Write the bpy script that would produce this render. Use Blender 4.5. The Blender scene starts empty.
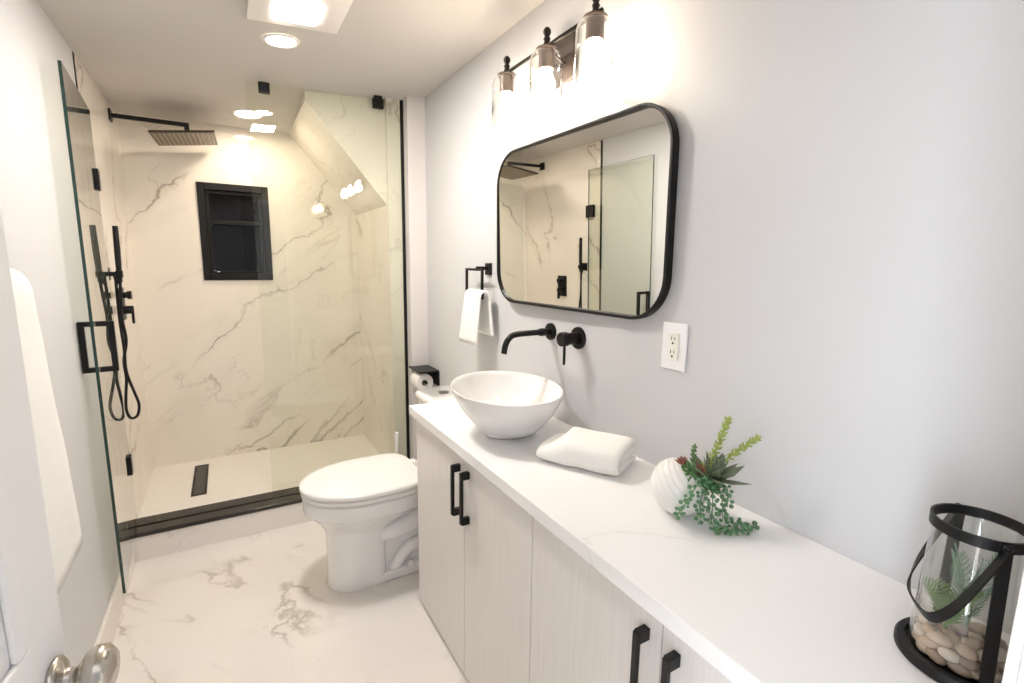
import bpy, bmesh, math, random
from mathutils import Vector, Matrix, noise
random.seed(7)
PI = math.pi
scene = bpy.context.scene
COL = scene.collection

# ------------------------------------------------------------------ camera, world, exposure
H = 1.5
cd = bpy.data.cameras.new('camera'); cam = bpy.data.objects.new('camera', cd); COL.objects.link(cam)
cd.sensor_width = 36.0; cd.lens = 486.411 / 1024 * 36.0; cd.clip_start = 0.02
RX = ((0.86342962, 0.06709453, -0.49998762), (-0.50426926, 0.1427012, -0.85167417), (0.01420615, 0.98748908, 0.15704615))
M4 = Matrix(RX).to_4x4(); M4.translation = Vector((0, 0, H)); cam.matrix_world = M4
scene.camera = cam
world = bpy.data.worlds.new('world'); scene.world = world; world.use_nodes = True
bg = world.node_tree.nodes['Background']
bg.inputs['Color'].default_value = (0.84, 0.92, 1.0, 1); bg.inputs['Strength'].default_value = 11.0
scene.view_settings.view_transform = 'Standard'; scene.view_settings.look = 'None'
scene.view_settings.gamma = 1.0; scene.view_settings.use_curve_mapping = False
scene.view_settings.exposure = 0.22
try:
    scene.cycles.max_bounces = 14; scene.cycles.transparent_max_bounces = 24
    scene.cycles.diffuse_bounces = 6; scene.cycles.glossy_bounces = 6
    scene.cycles.caustics_reflective = False; scene.cycles.caustics_refractive = False
    scene.cycles.sample_clamp_indirect = 6.0
except Exception:
    pass
BULB, DOWN, FAN = 105.0, 132.0, 230.0      # emission of bulbs, downlights, fan light
WARM = (1.0, 0.83, 0.64)

# ------------------------------------------------------------------ main dimensions
XR, XL, YB, XS = 1.095, -0.495, 3.855, 0.885
YF = 0.1
YG, YT = 3.0, 3.01
ZC, CF = 0.90, 0.637
def zceil(x, y):
    z = 2.365 + (x + 0.5) / 1.595 * 0.105
    if y > 3.0:
        t = (y - 3.0) / (YB - 3.0); z = z * (1 - t) + 2.362 * t
    return z

# ------------------------------------------------------------------ materials
def pmat(name, col, rough=0.5, metal=0.0, coat=0.0, spec=0.5):
    m = bpy.data.materials.new(name); m.use_nodes = True
    b = m.node_tree.nodes['Principled BSDF']
    b.inputs['Base Color'].default_value = (*col, 1); b.inputs['Roughness'].default_value = rough
    b.inputs['Metallic'].default_value = metal; b.inputs['Coat Weight'].default_value = coat
    b.inputs['Specular IOR Level'].default_value = spec
    return m
def nd(m, t, **kw):
    n = m.node_tree.nodes.new(t)
    for k, v in kw.items():
        if k in n.inputs: n.inputs[k].default_value = v
        else: setattr(n, k, v)
    return n
def ln(m, a, ao, b, bi): m.node_tree.links.new(a.outputs[ao], b.inputs[bi])
def bump_noise(m, scale, strength, dist=0.002, detail=3.0):
    b = m.node_tree.nodes['Principled BSDF']; tc = nd(m, 'ShaderNodeTexCoord')
    n = nd(m, 'ShaderNodeTexNoise', Scale=scale, Detail=detail); ln(m, tc, 'Object', n, 'Vector')
    bp = nd(m, 'ShaderNodeBump', Strength=strength, Distance=dist); ln(m, n, 'Fac', bp, 'Height'); ln(m, bp, 'Normal', b, 'Normal')
def mapr(m, a, ao, f0, f1, t0, t1):
    r = nd(m, 'ShaderNodeMapRange'); r.inputs[1].default_value = f0; r.inputs[2].default_value = f1
    r.inputs[3].default_value = t0; r.inputs[4].default_value = t1; ln(m, a, ao, r, 0); return r
def math_n(m, op, a, b=None, v=0.0):
    n = nd(m, 'ShaderNodeMath', operation=op); ln(m, a, 0, n, 0)
    if b is None: n.inputs[1].default_value = v
    else: ln(m, b, 0, n, 1)
    return n
def mix_c(m, fac, c1, c2, c1n=None):
    x = nd(m, 'ShaderNodeMix', data_type='RGBA'); ln(m, fac, 0, x, 0)
    if c1n is None: x.inputs[6].default_value = (*c1, 1)
    else: m.node_tree.links.new(c1n.outputs[2], x.inputs[6])
    x.inputs[7].default_value = (*c2, 1); return x
def marble(name, base, vein, vein2, rough, scale=1.0, joints=None, rot=(0.3, 0.5, 0.7), seed=0.0, jcol=(0.6, 0.57, 0.53), k=1.0):
    """veins run mostly along the rotated local Y axis"""
    m = pmat(name, base, rough); b = m.node_tree.nodes['Principled BSDF']
    tc = nd(m, 'ShaderNodeTexCoord')
    ro = nd(m, 'ShaderNodeMapping', vector_type='TEXTURE'); ro.inputs['Rotation'].default_value = rot; ln(m, tc, 'Object', ro, 'Vector')
    mp = nd(m, 'ShaderNodeMapping'); mp.inputs['Location'].default_value = (seed, seed * 1.7, seed * 0.6)
    mp.inputs['Scale'].default_value = (scale, scale * 0.24, scale); ln(m, ro, 'Vector', mp, 'Vector')
    # small jitter so that veins are ragged
    jn = nd(m, 'ShaderNodeTexNoise', Scale=9.0, Detail=5.0, Roughness=0.6); ln(m, tc, 'Object', jn, 'Vector')
    js = nd(m, 'ShaderNodeVectorMath', operation='SCALE'); ln(m, jn, 'Color', js, 0); js.inputs['Scale'].default_value = 0.085 * scale
    ja = nd(m, 'ShaderNodeVectorMath', operation='ADD'); ln(m, mp, 'Vector', ja, 0); ln(m, js, 'Vector', ja, 1)
    def vein_layer(sc, width, off, lo, hi, mo):
        n = nd(m, 'ShaderNodeTexNoise', Scale=sc, Detail=2.5, Roughness=0.5, Distortion=0.3); ln(m, ja, 'Vector', n, 'Vector')
        s = math_n(m, 'ADD', n, v=-off); a = math_n(m, 'ABSOLUTE', s)
        r = mapr(m, a, 0, 0.0, width, 1.0, 0.0)
        mp2 = nd(m, 'ShaderNodeMapping'); mp2.inputs['Location'].default_value = (7.3 + mo, 1.1 + mo, 3.7); ln(m, ro, 'Vector', mp2, 'Vector')
        n2 = nd(m, 'ShaderNodeTexNoise', Scale=sc * 1.1, Detail=3.0); ln(m, mp2, 'Vector', n2, 'Vector')
        r2 = mapr(m, n2, 'Fac', lo, hi, 0.0, 1.0)
        return math_n(m, 'MULTIPLY', r, r2)
    soft = vein_layer(1.6, 0.070, 0.5, 0.44, 0.78, 0.0)
    sharp = vein_layer(1.6, 0.0085, 0.5, 0.42, 0.60, 0.0)
    fine = vein_layer(2.9, 0.011, 0.54, 0.48, 0.66, 4.0)
    s1 = math_n(m, 'MULTIPLY', soft, v=0.38 * k); c = mix_c(m, s1, base, vein)
    s2 = math_n(m, 'MULTIPLY', sharp, v=0.78 * k); c2 = mix_c(m, s2, base, vein2, c)
    s3 = math_n(m, 'MULTIPLY', fine, v=0.42 * k); c3 = mix_c(m, s3, base, vein, c2)
    last = c3
    if joints:
        sep = nd(m, 'ShaderNodeSeparateXYZ'); ln(m, tc, 'Object', sep, 0)
        for ax, pos in joints:
            j = nd(m, 'ShaderNodeMath', operation='ADD'); ln(m, sep, ax, j, 0); j.inputs[1].default_value = -pos
            a = math_n(m, 'ABSOLUTE', j); r = mapr(m, a, 0, 0.0010, 0.0022, 0.5, 0.0)
            last = mix_c(m, r, base, jcol, last)
    m.node_tree.links.new(last.outputs[2], b.inputs['Base Color'])
    return m
def glass_mat(name, tint, rough=0.0, ior=1.5, refl=(1, 1, 1), k=1.0):
    m = bpy.data.materials.new(name); m.use_nodes = True; nt = m.node_tree
    nt.nodes.remove(nt.nodes['Principled BSDF']); out = nt.nodes['Material Output']
    t = nd(m, 'ShaderNodeBsdfTransparent'); t.inputs[0].default_value = (*tint, 1)
    g = nd(m, 'ShaderNodeBsdfGlossy'); g.inputs['Roughness'].default_value = rough; g.inputs['Color'].default_value = (*refl, 1)
    lw = nd(m, 'ShaderNodeLayerWeight'); lw.inputs['Blend'].default_value = 0.5      # facing = 1 - |cos|, the same from both sides
    f5 = nd(m, 'ShaderNodeMath', operation='POWER'); ln(m, lw, 'Facing', f5, 0); f5.inputs[1].default_value = 5.0
    fs = math_n(m, 'MULTIPLY', f5, v=0.9 * k); f2 = math_n(m, 'ADD', fs, v=0.04 * k)
    mx = nd(m, 'ShaderNodeMixShader'); ln(m, f2, 0, mx, 0); ln(m, t, 0, mx, 1); ln(m, g, 0, mx, 2); ln(m, mx, 0, out, 'Surface')
    return m
def emit_mat(name, col, st):
    m = bpy.data.materials.new(name); m.use_nodes = True; nt = m.node_tree
    nt.nodes.remove(nt.nodes['Principled BSDF']); e = nd(m, 'ShaderNodeEmission')
    e.inputs[0].default_value = (*col, 1); e.inputs[1].default_value = st
    ln(m, e, 0, nt.nodes['Material Output'], 'Surface'); return m

M = {}
M['paint'] = pmat('wall_paint', (0.615, 0.615, 0.63), 0.55); bump_noise(M['paint'], 140, 0.06, 0.001)
M['paint_trim'] = pmat('trim_paint', (0.80, 0.79, 0.78), 0.35)
M['pier'] = pmat('pier_paint', (0.72, 0.69, 0.68), 0.5)
M['ceiling'] = pmat('ceiling_paint', (0.61, 0.585, 0.56), 0.7); bump_noise(M['ceiling'], 90, 0.05, 0.001)
M['added_hall_wall'] = pmat('added_hall_wall_dark', (0.14, 0.13, 0.125), 0.6)  # dark so that the added hall stays dim in reflections
M['added_hall_floor'] = pmat('added_hall_floor', (0.45, 0.38, 0.31), 0.4)
M['door'] = pmat('door_paint', (0.82, 0.82, 0.83), 0.45)
M['tile'] = marble('shower_marble', (0.82, 0.77, 0.705), (0.46, 0.40, 0.34), (0.25, 0.20, 0.165), 0.03, 1.25, joints=[('X', 0.84)], seed=3.1, rot=(0.7, 0, -1.4))
M['tile_side'] = marble('shower_marble_side', (0.81, 0.765, 0.70), (0.50, 0.43, 0.36), (0.34, 0.28, 0.22), 0.03, 1.3, seed=5.4, rot=(0.8, 0, 0.2))
M['floor'] = marble('floor_marble', (0.80, 0.765, 0.73), (0.52, 0.46, 0.40), (0.36, 0.31, 0.27), 0.045, 1.15, joints=[('X', 0.12), ('Y', 1.62), ('Y', 2.62)], seed=1.2, rot=(0, 0, 0.5), jcol=(0.72, 0.68, 0.64), k=1.35)
M['curb'] = marble('curb_marble', (0.80, 0.775, 0.75), (0.5, 0.45, 0.42), (0.36, 0.32, 0.3), 0.06, 1.2, seed=8.2)
M['base_tile'] = marble('baseboard_tile', (0.80, 0.765, 0.72), (0.6, 0.55, 0.5), (0.45, 0.4, 0.35), 0.12, 1.2, seed=2.2)
M['pan'] = pmat('shower_pan_mosaic', (0.80, 0.77, 0.725), 0.4)
M['black'] = pmat('matte_black_metal', (0.009, 0.009, 0.010), 0.42, 0.2, spec=0.35)
M['sill'] = marble('black_sill', (0.018, 0.0145, 0.013), (0.05, 0.042, 0.036), (0.04, 0.034, 0.03), 0.16, 3.0)
M['blackwin'] = pmat('black_window_frame', (0.012, 0.011, 0.011), 0.42, spec=0.2)
M['pane'] = pmat('night_window_glass', (0.006, 0.006, 0.008), 0.03, spec=0.28)
M['bronze'] = pmat('dark_bronze', (0.028, 0.022, 0.02), 0.35, 0.7)
M['bronze_plate'] = pmat('brushed_bronze', (0.13, 0.098, 0.085), 0.4, 0.6)
M['plate_dark'] = pmat('dark_bronze_plate', (0.05, 0.038, 0.033), 0.35, 0.6)
M['nozzle'] = pmat('nozzle_rubber', (0.36, 0.28, 0.20), 0.5, 0.0)
M['headplate'] = pmat('shower_head_underside', (0.055, 0.04, 0.028), 0.3, 0.6)
M['ceramic'] = pmat('white_ceramic', (0.86, 0.86, 0.865), 0.06, coat=0.4)
M['seat'] = pmat('white_plastic', (0.84, 0.83, 0.825), 0.14)
M['chrome'] = pmat('chrome', (0.8, 0.8, 0.8), 0.08, 1.0)
M['chrome_dark'] = pmat('chrome_dark_reflection', (0.2, 0.19, 0.18), 0.3, 1.0)  # chrome of the flush button, its dark reflection put into the colour
M['nickel'] = pmat('satin_nickel', (0.52, 0.48, 0.43), 0.24, 1.0)
M['plate'] = pmat('outlet_plate', (0.88, 0.88, 0.89), 0.25)
M['recept'] = pmat('outlet_receptacle', (0.85, 0.83, 0.77), 0.3)
M['slot'] = pmat('dark_slot', (0.02, 0.018, 0.016), 0.6)
M['towel'] = pmat('white_terry', (0.88, 0.875, 0.86), 0.95); bump_noise(M['towel'], 420, 0.55, 0.003, 2)
M['paper'] = pmat('toilet_paper', (0.85, 0.83, 0.81), 0.9)
M['fanwhite'] = pmat('fan_plastic', (0.84, 0.81, 0.79), 0.4)
M['pot'] = pmat('ribbed_pot', (0.83, 0.82, 0.80), 0.35)
M['soil'] = pmat('soil', (0.03, 0.022, 0.015), 0.9)
M['quartz'] = marble('quartz_top', (0.88, 0.88, 0.885), (0.70, 0.70, 0.70), (0.66, 0.65, 0.64), 0.16, 1.6, seed=4.4, k=0.45)
M['glass'] = glass_mat('shower_glass', (0.955, 0.967, 0.936), k=0.85)
M['glass_door'] = glass_mat('shower_door_glass', (0.955, 0.967, 0.936), k=1.35)
M['glass_edge'] = pmat('glass_edge', (0.028, 0.062, 0.055), 0.12)
M['glass_clear'] = glass_mat('clear_glass', (0.965, 0.97, 0.965), k=1.5)
M['mirror'] = pmat('mirror_silver', (0.86, 0.87, 0.85), 0.0, 1.0)
M['bulb'] = emit_mat('bulb_glow', WARM, BULB)
M['down'] = emit_mat('downlight_glow', (1.0, 0.85, 0.67), DOWN)
M['fanlens'] = emit_mat('fan_lens_glow', (1.0, 0.955, 0.91), FAN)
M['leaf_green'] = pmat('leaf_green', (0.10, 0.22, 0.075), 0.45)
M['leaf_trail'] = pmat('leaf_bluegreen', (0.12, 0.26, 0.125), 0.45)
M['leaf_lime'] = pmat('leaf_lime', (0.36, 0.44, 0.11), 0.45)
M['leaf_agave'] = pmat('leaf_agave', (0.145, 0.18, 0.115), 0.5)
M['leaf_red'] = pmat('leaf_red', (0.23, 0.085, 0.055), 0.5)
M['fern'] = pmat('fern_green', (0.13, 0.29, 0.05), 0.5)
M['fern_pale'] = pmat('fern_pale', (0.22, 0.36, 0.24), 0.5)
# vanity woodgrain
m = pmat('vanity_woodgrain', (0.73, 0.69, 0.655), 0.42); b = m.node_tree.nodes['Principled BSDF']
tc = nd(m, 'ShaderNodeTexCoord'); mp = nd(m, 'ShaderNodeMapping'); mp.inputs['Scale'].default_value = (260, 260, 5); ln(m, tc, 'Object', mp, 'Vector')
n = nd(m, 'ShaderNodeTexNoise', Scale=1.0, Detail=4.0); ln(m, mp, 'Vector', n, 'Vector')
r = mapr(m, n, 'Fac', 0.35, 0.7, 0.0, 1.0); x = mix_c(m, r, (0.765, 0.735, 0.71), (0.715, 0.68, 0.655)); m.node_tree.links.new(x.outputs[2], b.inputs['Base Color'])
M['wood'] = m
# shower pan mosaic: tiny grid
m = M['pan']; b = m.node_tree.nodes['Principled BSDF']; tc = nd(m, 'ShaderNodeTexCoord')
v = nd(m, 'ShaderNodeTexVoronoi', Scale=34.0, feature='DISTANCE_TO_EDGE'); ln(m, tc, 'Object', v, 'Vector')
r = mapr(m, v, 'Distance', 0.0, 0.08, 0.35, 0.0); x = mix_c(m, r, (0.80, 0.77, 0.725), (0.66, 0.62, 0.56)); m.node_tree.links.new(x.outputs[2], b.inputs['Base Color'])
# pebble colours come from one material with a per-object random tone
m = pmat('river_pebble', (0.5, 0.4, 0.32), 0.55); b = m.node_tree.nodes['Principled BSDF']
oi = nd(m, 'ShaderNodeObjectInfo'); cr = nd(m, 'ShaderNodeValToRGB'); ln(m, oi, 'Random', cr, 'Fac')
cr.color_ramp.elements[0].color = (0.22, 0.15, 0.11, 1); cr.color_ramp.elements[1].color = (0.70, 0.60, 0.52, 1)
e = cr.color_ramp.elements.new(0.5); e.color = (0.45, 0.31, 0.21, 1); ln(m, cr, 'Color', b, 'Base Color'); M['pebble'] = m

# ------------------------------------------------------------------ builders
def NB(): return bmesh.new()
def box(bm, x0, x1, y0, y1, z0, z1, bev=0.0, seg=2):
    r = bmesh.ops.create_cube(bm, size=1.0); vs = r['verts']
    bmesh.ops.scale(bm, vec=(abs(x1 - x0), abs(y1 - y0), abs(z1 - z0)), verts=vs)
    bmesh.ops.translate(bm, vec=((x0 + x1) / 2, (y0 + y1) / 2, (z0 + z1) / 2), verts=vs)
    if bev > 0:
        es = list({e for v in vs for e in v.link_edges})
        bmesh.ops.bevel(bm, geom=es, offset=bev, segments=seg, profile=0.5, affect='EDGES')
def poly_prism(bm, pts, axis, a0, a1):
    """pts: 2D polygon in the two other axes (in xyz order), extruded along axis"""
    def P(p, a):
        if axis == 'x': return (a, p[0], p[1])
        if axis == 'y': return (p[0], a, p[1])
        return (p[0], p[1], a)
    A = [bm.verts.new(P(p, a0)) for p in pts]; Bv = [bm.verts.new(P(p, a1)) for p in pts]; n = len(pts)
    bm.faces.new(A); bm.faces.new(list(reversed(Bv)))
    for i in range(n): bm.faces.new((A[i], Bv[i], Bv[(i + 1) % n], A[(i + 1) % n]))
def frames(pts, closed=False):
    n = len(pts); T = []
    for i in range(n):
        a = pts[(i - 1) % n] if (closed or i > 0) else pts[i]; b_ = pts[(i + 1) % n] if (closed or i < n - 1) else pts[i]
        T.append((b_ - a).normalized())
    up = Vector((0, 0, 1)) if abs(T[0].z) < 0.9 else Vector((1, 0, 0))
    N = [(up - T[0] * up.dot(T[0])).normalized()]
    for i in range(1, n):
        q = N[-1] - T[i] * N[-1].dot(T[i]); N.append(q.normalized())
    return T, N, [t.cross(nn) for t, nn in zip(T, N)]
def sweep(bm, pts, prof, closed=False, scales=None, up=None):
    """prof: list of (a,b) in the N,B frame"""
    pts = [Vector(p) for p in pts]; T, N, Bn = frames(pts, closed); n = len(pts)
    if up is not None:
        u = Vector(up); N = [(u - t * u.dot(t)).normalized() for t in T]; Bn = [t.cross(nn) for t, nn in zip(T, N)]
    rings = []
    for i, p in enumerate(pts):
        s = scales[i] if scales else 1.0
        rings.append([bm.verts.new(p + N[i] * (a * s) + Bn[i] * (c * s)) for a, c in prof])
    k = len(prof)
    for i in range(n if closed else n - 1):
        A, D = rings[i], rings[(i + 1) % n]
        for j in range(k): bm.faces.new((A[j], A[(j + 1) % k], D[(j + 1) % k], D[j]))
    if not closed:
        bm.faces.new(list(reversed(rings[0]))); bm.faces.new(rings[-1])
def circ(r, n=12): return [(r * math.cos(2 * PI * i / n), r * math.sin(2 * PI * i / n)) for i in range(n)]
def rect(a, c): return [(-a / 2, -c / 2), (a / 2, -c / 2), (a / 2, c / 2), (-a / 2, c / 2)]
def tube(bm, pts, r, n=12, scales=None, closed=False): sweep(bm, pts, circ(r, n), closed, scales)
def bez(ps, n=24):
    ps = [Vector(p) for p in ps]; out = []
    pts = [ps[0]] + ps + [ps[-1]]
    for i in range(len(ps) - 1):
        p0, p1, p2, p3 = pts[i:i + 4]
        for j in range(n):
            t = j / n; out.append(0.5 * ((2 * p1) + (p2 - p0) * t + (2 * p0 - 5 * p1 + 4 * p2 - p3) * t * t + (-p0 + 3 * p1 - 3 * p2 + p3) * t ** 3))
    out.append(ps[-1]); return out
def loft(bm, rings, cap0=True, cap1=True):
    R = [[bm.verts.new(p) for p in r] for r in rings]; k = len(R[0])
    for A, D in zip(R, R[1:]):
        for j in range(k): bm.faces.new((A[j], A[(j + 1) % k], D[(j + 1) % k], D[j]))
    if cap0: bm.faces.new(list(reversed(R[0])))
    if cap1: bm.faces.new(R[-1])
    return R
def lathe(bm, prof, c=(0, 0, 0), axis=(0, 0, 1), n=32, cap0=False, cap1=False, sx=1.0, sy=1.0):
    q = Vector((0, 0, 1)).rotation_difference(Vector(axis).normalized()).to_matrix(); c = Vector(c)
    loft(bm, [[c + q @ Vector((max(r, 1e-5) * sx * math.cos(2 * PI * i / n), max(r, 1e-5) * sy * math.sin(2 * PI * i / n), z)) for i in range(n)] for r, z in prof], cap0, cap1)
def ball(bm, c, r, sub=2, scale=(1, 1, 1), rot=None):
    mt = Matrix.Translation(Vector(c)) @ (rot.to_matrix().to_4x4() if rot is not None else Matrix()) @ Matrix.Diagonal((*[s * r for s in scale], 1))
    bmesh.ops.create_icosphere(bm, subdivisions=sub, radius=1.0, matrix=mt)
def leaf(bm, base, d, L, w, th, tipk=1.0, up=(0, 0, 1)):
    """fleshy pointed leaf"""
    base = Vector(base); d = Vector(d).normalized(); u = Vector(up)
    s = d.cross(u); s = s.normalized() if s.length > 1e-4 else Vector((1, 0, 0)); u = s.cross(d)
    prof = [(0.0, 0.35), (0.3, 0.9), (0.55, 1.0), (0.8, 0.62 * tipk), (1.0, 0.04 + 0.3 * max(0, tipk - 1))]
    rings = []
    for t, k in prof:
        c = base + d * (L * t) - u * 0 + u * (0.12 * L * t * t)
        rings.append([c + s * (w / 2 * k * math.cos(a)) + u * (th / 2 * k * math.sin(a)) for a in (0, PI / 3, 2 * PI / 3, PI, 4 * PI / 3, 5 * PI / 3)])
    loft(bm, rings)

def finish(bm, smooth):
    bmesh.ops.recalc_face_normals(bm, faces=bm.faces[:])
    for f in bm.faces: f.smooth = smooth
def obj(name, bm, mat, parent=None, smooth=False, angle=None, mats=None):
    finish(bm, smooth or angle is not None)
    if parent is not None:
        bmesh.ops.translate(bm, vec=-Vector(parent['_w']), verts=bm.verts[:])
    me = bpy.data.meshes.new(name); bm.to_mesh(me); bm.free()
    for mm in ([mat] if mats is None else mats): me.materials.append(mm)
    if angle is not None:
        try: me.set_sharp_from_angle(angle=math.radians(angle))
        except Exception: pass
    o = bpy.data.objects.new(name, me); COL.objects.link(o)
    if parent is not None:
        o.parent = parent; o['_w'] = parent['_w']
    else: o['_w'] = (0, 0, 0)
    return o
def thing(name, loc, label, cat, group=None):
    o = bpy.data.objects.new(name, None); COL.objects.link(o); o.location = loc; o.empty_display_size = 0.05
    o['_w'] = tuple(loc); o['label'] = label; o['category'] = cat
    if group: o['group'] = group
    return o
def tag(o, label, cat, group=None):
    o['label'] = label; o['category'] = cat
    if group: o['group'] = group
    return o
def struct(name, bm, mat, label=None, cat=None, parent=None, **k):
    o = obj(name, bm, mat, parent, **k); o['kind'] = 'structure'
    if label: o['label'] = label
    if cat: o['category'] = cat
    return o
def copy_tree(o, delta, label=None, parent=None):
    c = o.copy(); COL.objects.link(c)
    if parent is None: c.location = Vector(o.location) + Vector(delta)
    else: c.parent = parent
    if label: c['label'] = label
    for ch in [q for q in bpy.data.objects if q.parent == o]: copy_tree(ch, delta, None, c)
    return c

# ------------------------------------------------------------------ room shell
bm = NB(); box(bm, XL - 0.1, XR + 0.1, -0.5, 2.87, -0.1, 0.0)
struct('floor', bm, M['floor'], 'glossy white marble tile floor with brown veins', 'floor')
bm = NB(); box(bm, XR, XR + 0.1, -0.02, YB + 0.1, -0.1, 2.6)
struct('wall_right', bm, M['paint'], 'pale grey painted wall behind the vanity', 'wall')
bm = NB(); box(bm, XL - 0.1, XL, -0.02, 2.86, -0.1, 2.6)
struct('wall_left', bm, M['paint'], 'pale grey painted wall behind the glass door and towel', 'wall')
bm = NB(); box(bm, XL - 0.1, XL, 2.88, YB + 0.1, -0.1, 2.6)
struct('wall_shower_left', bm, M['tile_side'], 'marble tiled shower wall carrying the black shower fittings', 'wall')
bm = NB(); box(bm, XL - 0.1, XL + 0.003, 2.86, 2.88, 0.0, 2.36)
struct('trim_left', bm, M['black'], 'black metal edge strip where tile meets grey wall on the left', 'trim')
# back wall with a window hole
WX0, WX1, WZ0, WZ1 = -0.123, 0.292, 1.365, 1.998
bm = NB()
for (a, b_, c, d) in ((XL - 0.1, WX0, -0.1, 2.6), (WX1, XR, -0.1, 2.6), (WX0, WX1, -0.1, WZ0), (WX0, WX1, WZ1, 2.6)): box(bm, a, b_, YB, YB + 0.1, c, d)
struct('wall_back', bm, M['tile'], 'veined marble shower wall around the small black window', 'wall')
# shower right wall / return
bm = NB(); box(bm, XS, XR, YT, YB, 0.0, 2.6)
struct('wall_shower_right', bm, M['tile_side'], 'marble tiled shower wall under the sloped bulkhead', 'wall')
bm = NB(); box(bm, 0.985, XR, 2.93, YT, 0.0, 2.6)
struct('wall_pier', bm, M['pier'], 'narrow painted pier between the shower and the grey wall', 'wall')
bm = NB(); box(bm, 0.966, 0.985, YT - 0.006, YT, 0.15, 2.455)
struct('trim_right', bm, M['black'], 'black metal edge strip beside the painted pier', 'trim')
# sloped bulkhead over the shower
bm = NB(); poly_prism(bm, [(0.444, 2.60), (0.444, 2.375), (XS, 1.845), (XS, 2.60)], 'y', 3.04, YB)
struct('ceiling_bulkhead', bm, M['tile_side'], 'sloped tiled bulkhead in the upper corner of the shower', 'ceiling')
# ceiling
bm = NB(); ys = [-0.02, 3.0, 3.3, 3.6, YB + 0.1]; grid = [[bm.verts.new((x, y, zceil(x, min(y, YB)))) for x in (XL - 0.1, 0.3, XR + 0.1)] for y in ys]
top = [[bm.verts.new((x, y, 2.62)) for x in (XL - 0.1, 0.3, XR + 0.1)] for y in ys]
for i in range(len(ys) - 1):
    for j in range(2):
        bm.faces.new((grid[i][j], grid[i][j + 1], grid[i + 1][j + 1], grid[i + 1][j])); bm.faces.new((top[i][j], top[i + 1][j], top[i + 1][j + 1], top[i][j + 1]))
struct('ceiling', bm, M['ceiling'], 'off-white painted ceiling', 'ceiling')
# front wall with the doorway the picture is taken from
DX0, DX1, DZ = -0.335, 0.605, 2.12
bm = NB(); box(bm, XL - 0.1, DX0 - 0.02, -0.02, YF, -0.1, 2.6); box(bm, DX1 + 0.02, XR + 0.1, -0.02, YF, -0.1, 2.6); box(bm, DX0 - 0.02, DX1 + 0.02, -0.02, YF, DZ + 0.02, 2.6)
struct('wall_front', bm, M['paint'], 'pale grey wall around the doorway', 'wall')
bm = NB(); box(bm, DX1, DX1 + 0.02, -0.04, YF + 0.002, 0, DZ); box(bm, DX0 - 0.02, DX0, -0.04, YF + 0.002, 0, DZ); box(bm, DX0 - 0.02, DX1 + 0.02, -0.04, YF + 0.002, DZ, DZ + 0.02)
box(bm, DX1 + 0.008, DX1 + 0.07, YF, YF + 0.014, 0.905, DZ + 0.07, 0.004); box(bm, DX0 - 0.07, DX0 - 0.008, YF, YF + 0.014, 0, DZ + 0.07, 0.004); box(bm, DX0 - 0.008, DX1 + 0.008, YF, YF + 0.014, DZ + 0.008, DZ + 0.07, 0.004)
struct('trim_1', bm, M['paint_trim'], 'white door jamb at the near end of the counter', 'door frame')
# added hall, out of view: lets world light in through its open left end
bm = NB(); box(bm, -2.8, 3.0, -1.9, -0.5, -0.1, 0.0)
struct('floor_hall_added', bm, M['added_hall_floor'], 'added hall floor outside the doorway, out of view', 'floor')
bm = NB(); box(bm, -2.8, 3.0, -2.0, -1.9, -0.1, 2.6)
box(bm, 2.9, 3.0, -1.9, -0.02, -0.1, 2.6)  # added end wall, keeps world light off the room door
struct('wall_hall_added', bm, M['added_hall_wall'], 'added dark hall wall facing the doorway, out of view', 'wall')
bm = NB(); box(bm, -2.8, 3.0, -1.9, -0.02, 2.5, 2.6)
struct('ceiling_hall_added', bm, M['ceiling'], 'added hall ceiling outside the doorway, out of view', 'ceiling')
bm = NB(); box(bm, XL, XL + 0.014, YF + 0.02, 2.86, 0.0, 0.135, 0.004)
struct('baseboard_left', bm, M['base_tile'], 'pale marble tile baseboard along the left wall', 'baseboard')
# curb, sill, pan
bm = NB(); box(bm, XL, XR, 2.865, 3.05, 0.0, 0.128)
struct('shower_curb', bm, M['curb'], 'white marble tiled step in front of the shower', 'curb')
bm = NB(); box(bm, XL, 0.985, 2.860, 3.045, 0.128, 0.150, 0.003); box(bm, XL + 0.002, XS, 2.945, 2.962, 0.150, 0.155, 0.001)
struct('shower_sill', bm, M['sill'], 'black stone sill on top of the shower step', 'sill')
bm = NB(); box(bm, XL, XR, 3.05, YB, 0.0, 0.122)
struct('floor_shower', bm, M['pan'], 'cream mosaic shower floor', 'floor')

# window
w = struct('window_1', (lambda b_: (box(b_, WX0, WX0 + 0.042, YB - 0.012, YB + 0.09, WZ0, WZ1, 0.003), box(b_, WX1 - 0.042, WX1, YB - 0.012, YB + 0.09, WZ0, WZ1, 0.003), box(b_, WX0 + 0.042, WX1 - 0.042, YB - 0.012, YB + 0.09, WZ0, WZ0 + 0.042, 0.003), box(b_, WX0 + 0.042, WX1 - 0.042, YB - 0.012, YB + 0.09, WZ1 - 0.045, WZ1, 0.003), b_)[-1])(NB()), M['blackwin'], 'small black framed night window in the marble shower wall', 'window')
bm = NB(); a, b_, c, d = WX0 + 0.042, WX1 - 0.042, WZ0 + 0.042, WZ1 - 0.045
box(bm, a, a + 0.022, YB + 0.02, YB + 0.06, c, d, 0.002); box(bm, b_ - 0.022, b_, YB + 0.02, YB + 0.06, c, d, 0.002); box(bm, a + 0.022, b_ - 0.022, YB + 0.02, YB + 0.06, c, c + 0.022, 0.002); box(bm, a + 0.022, b_ - 0.022, YB + 0.02, YB + 0.06, d - 0.02, d, 0.002); box(bm, a + 0.022, b_ - 0.022, YB + 0.012, YB + 0.06, 1.735, 1.762, 0.002)
struct('window_sash', bm, M['blackwin'], parent=w)
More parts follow.
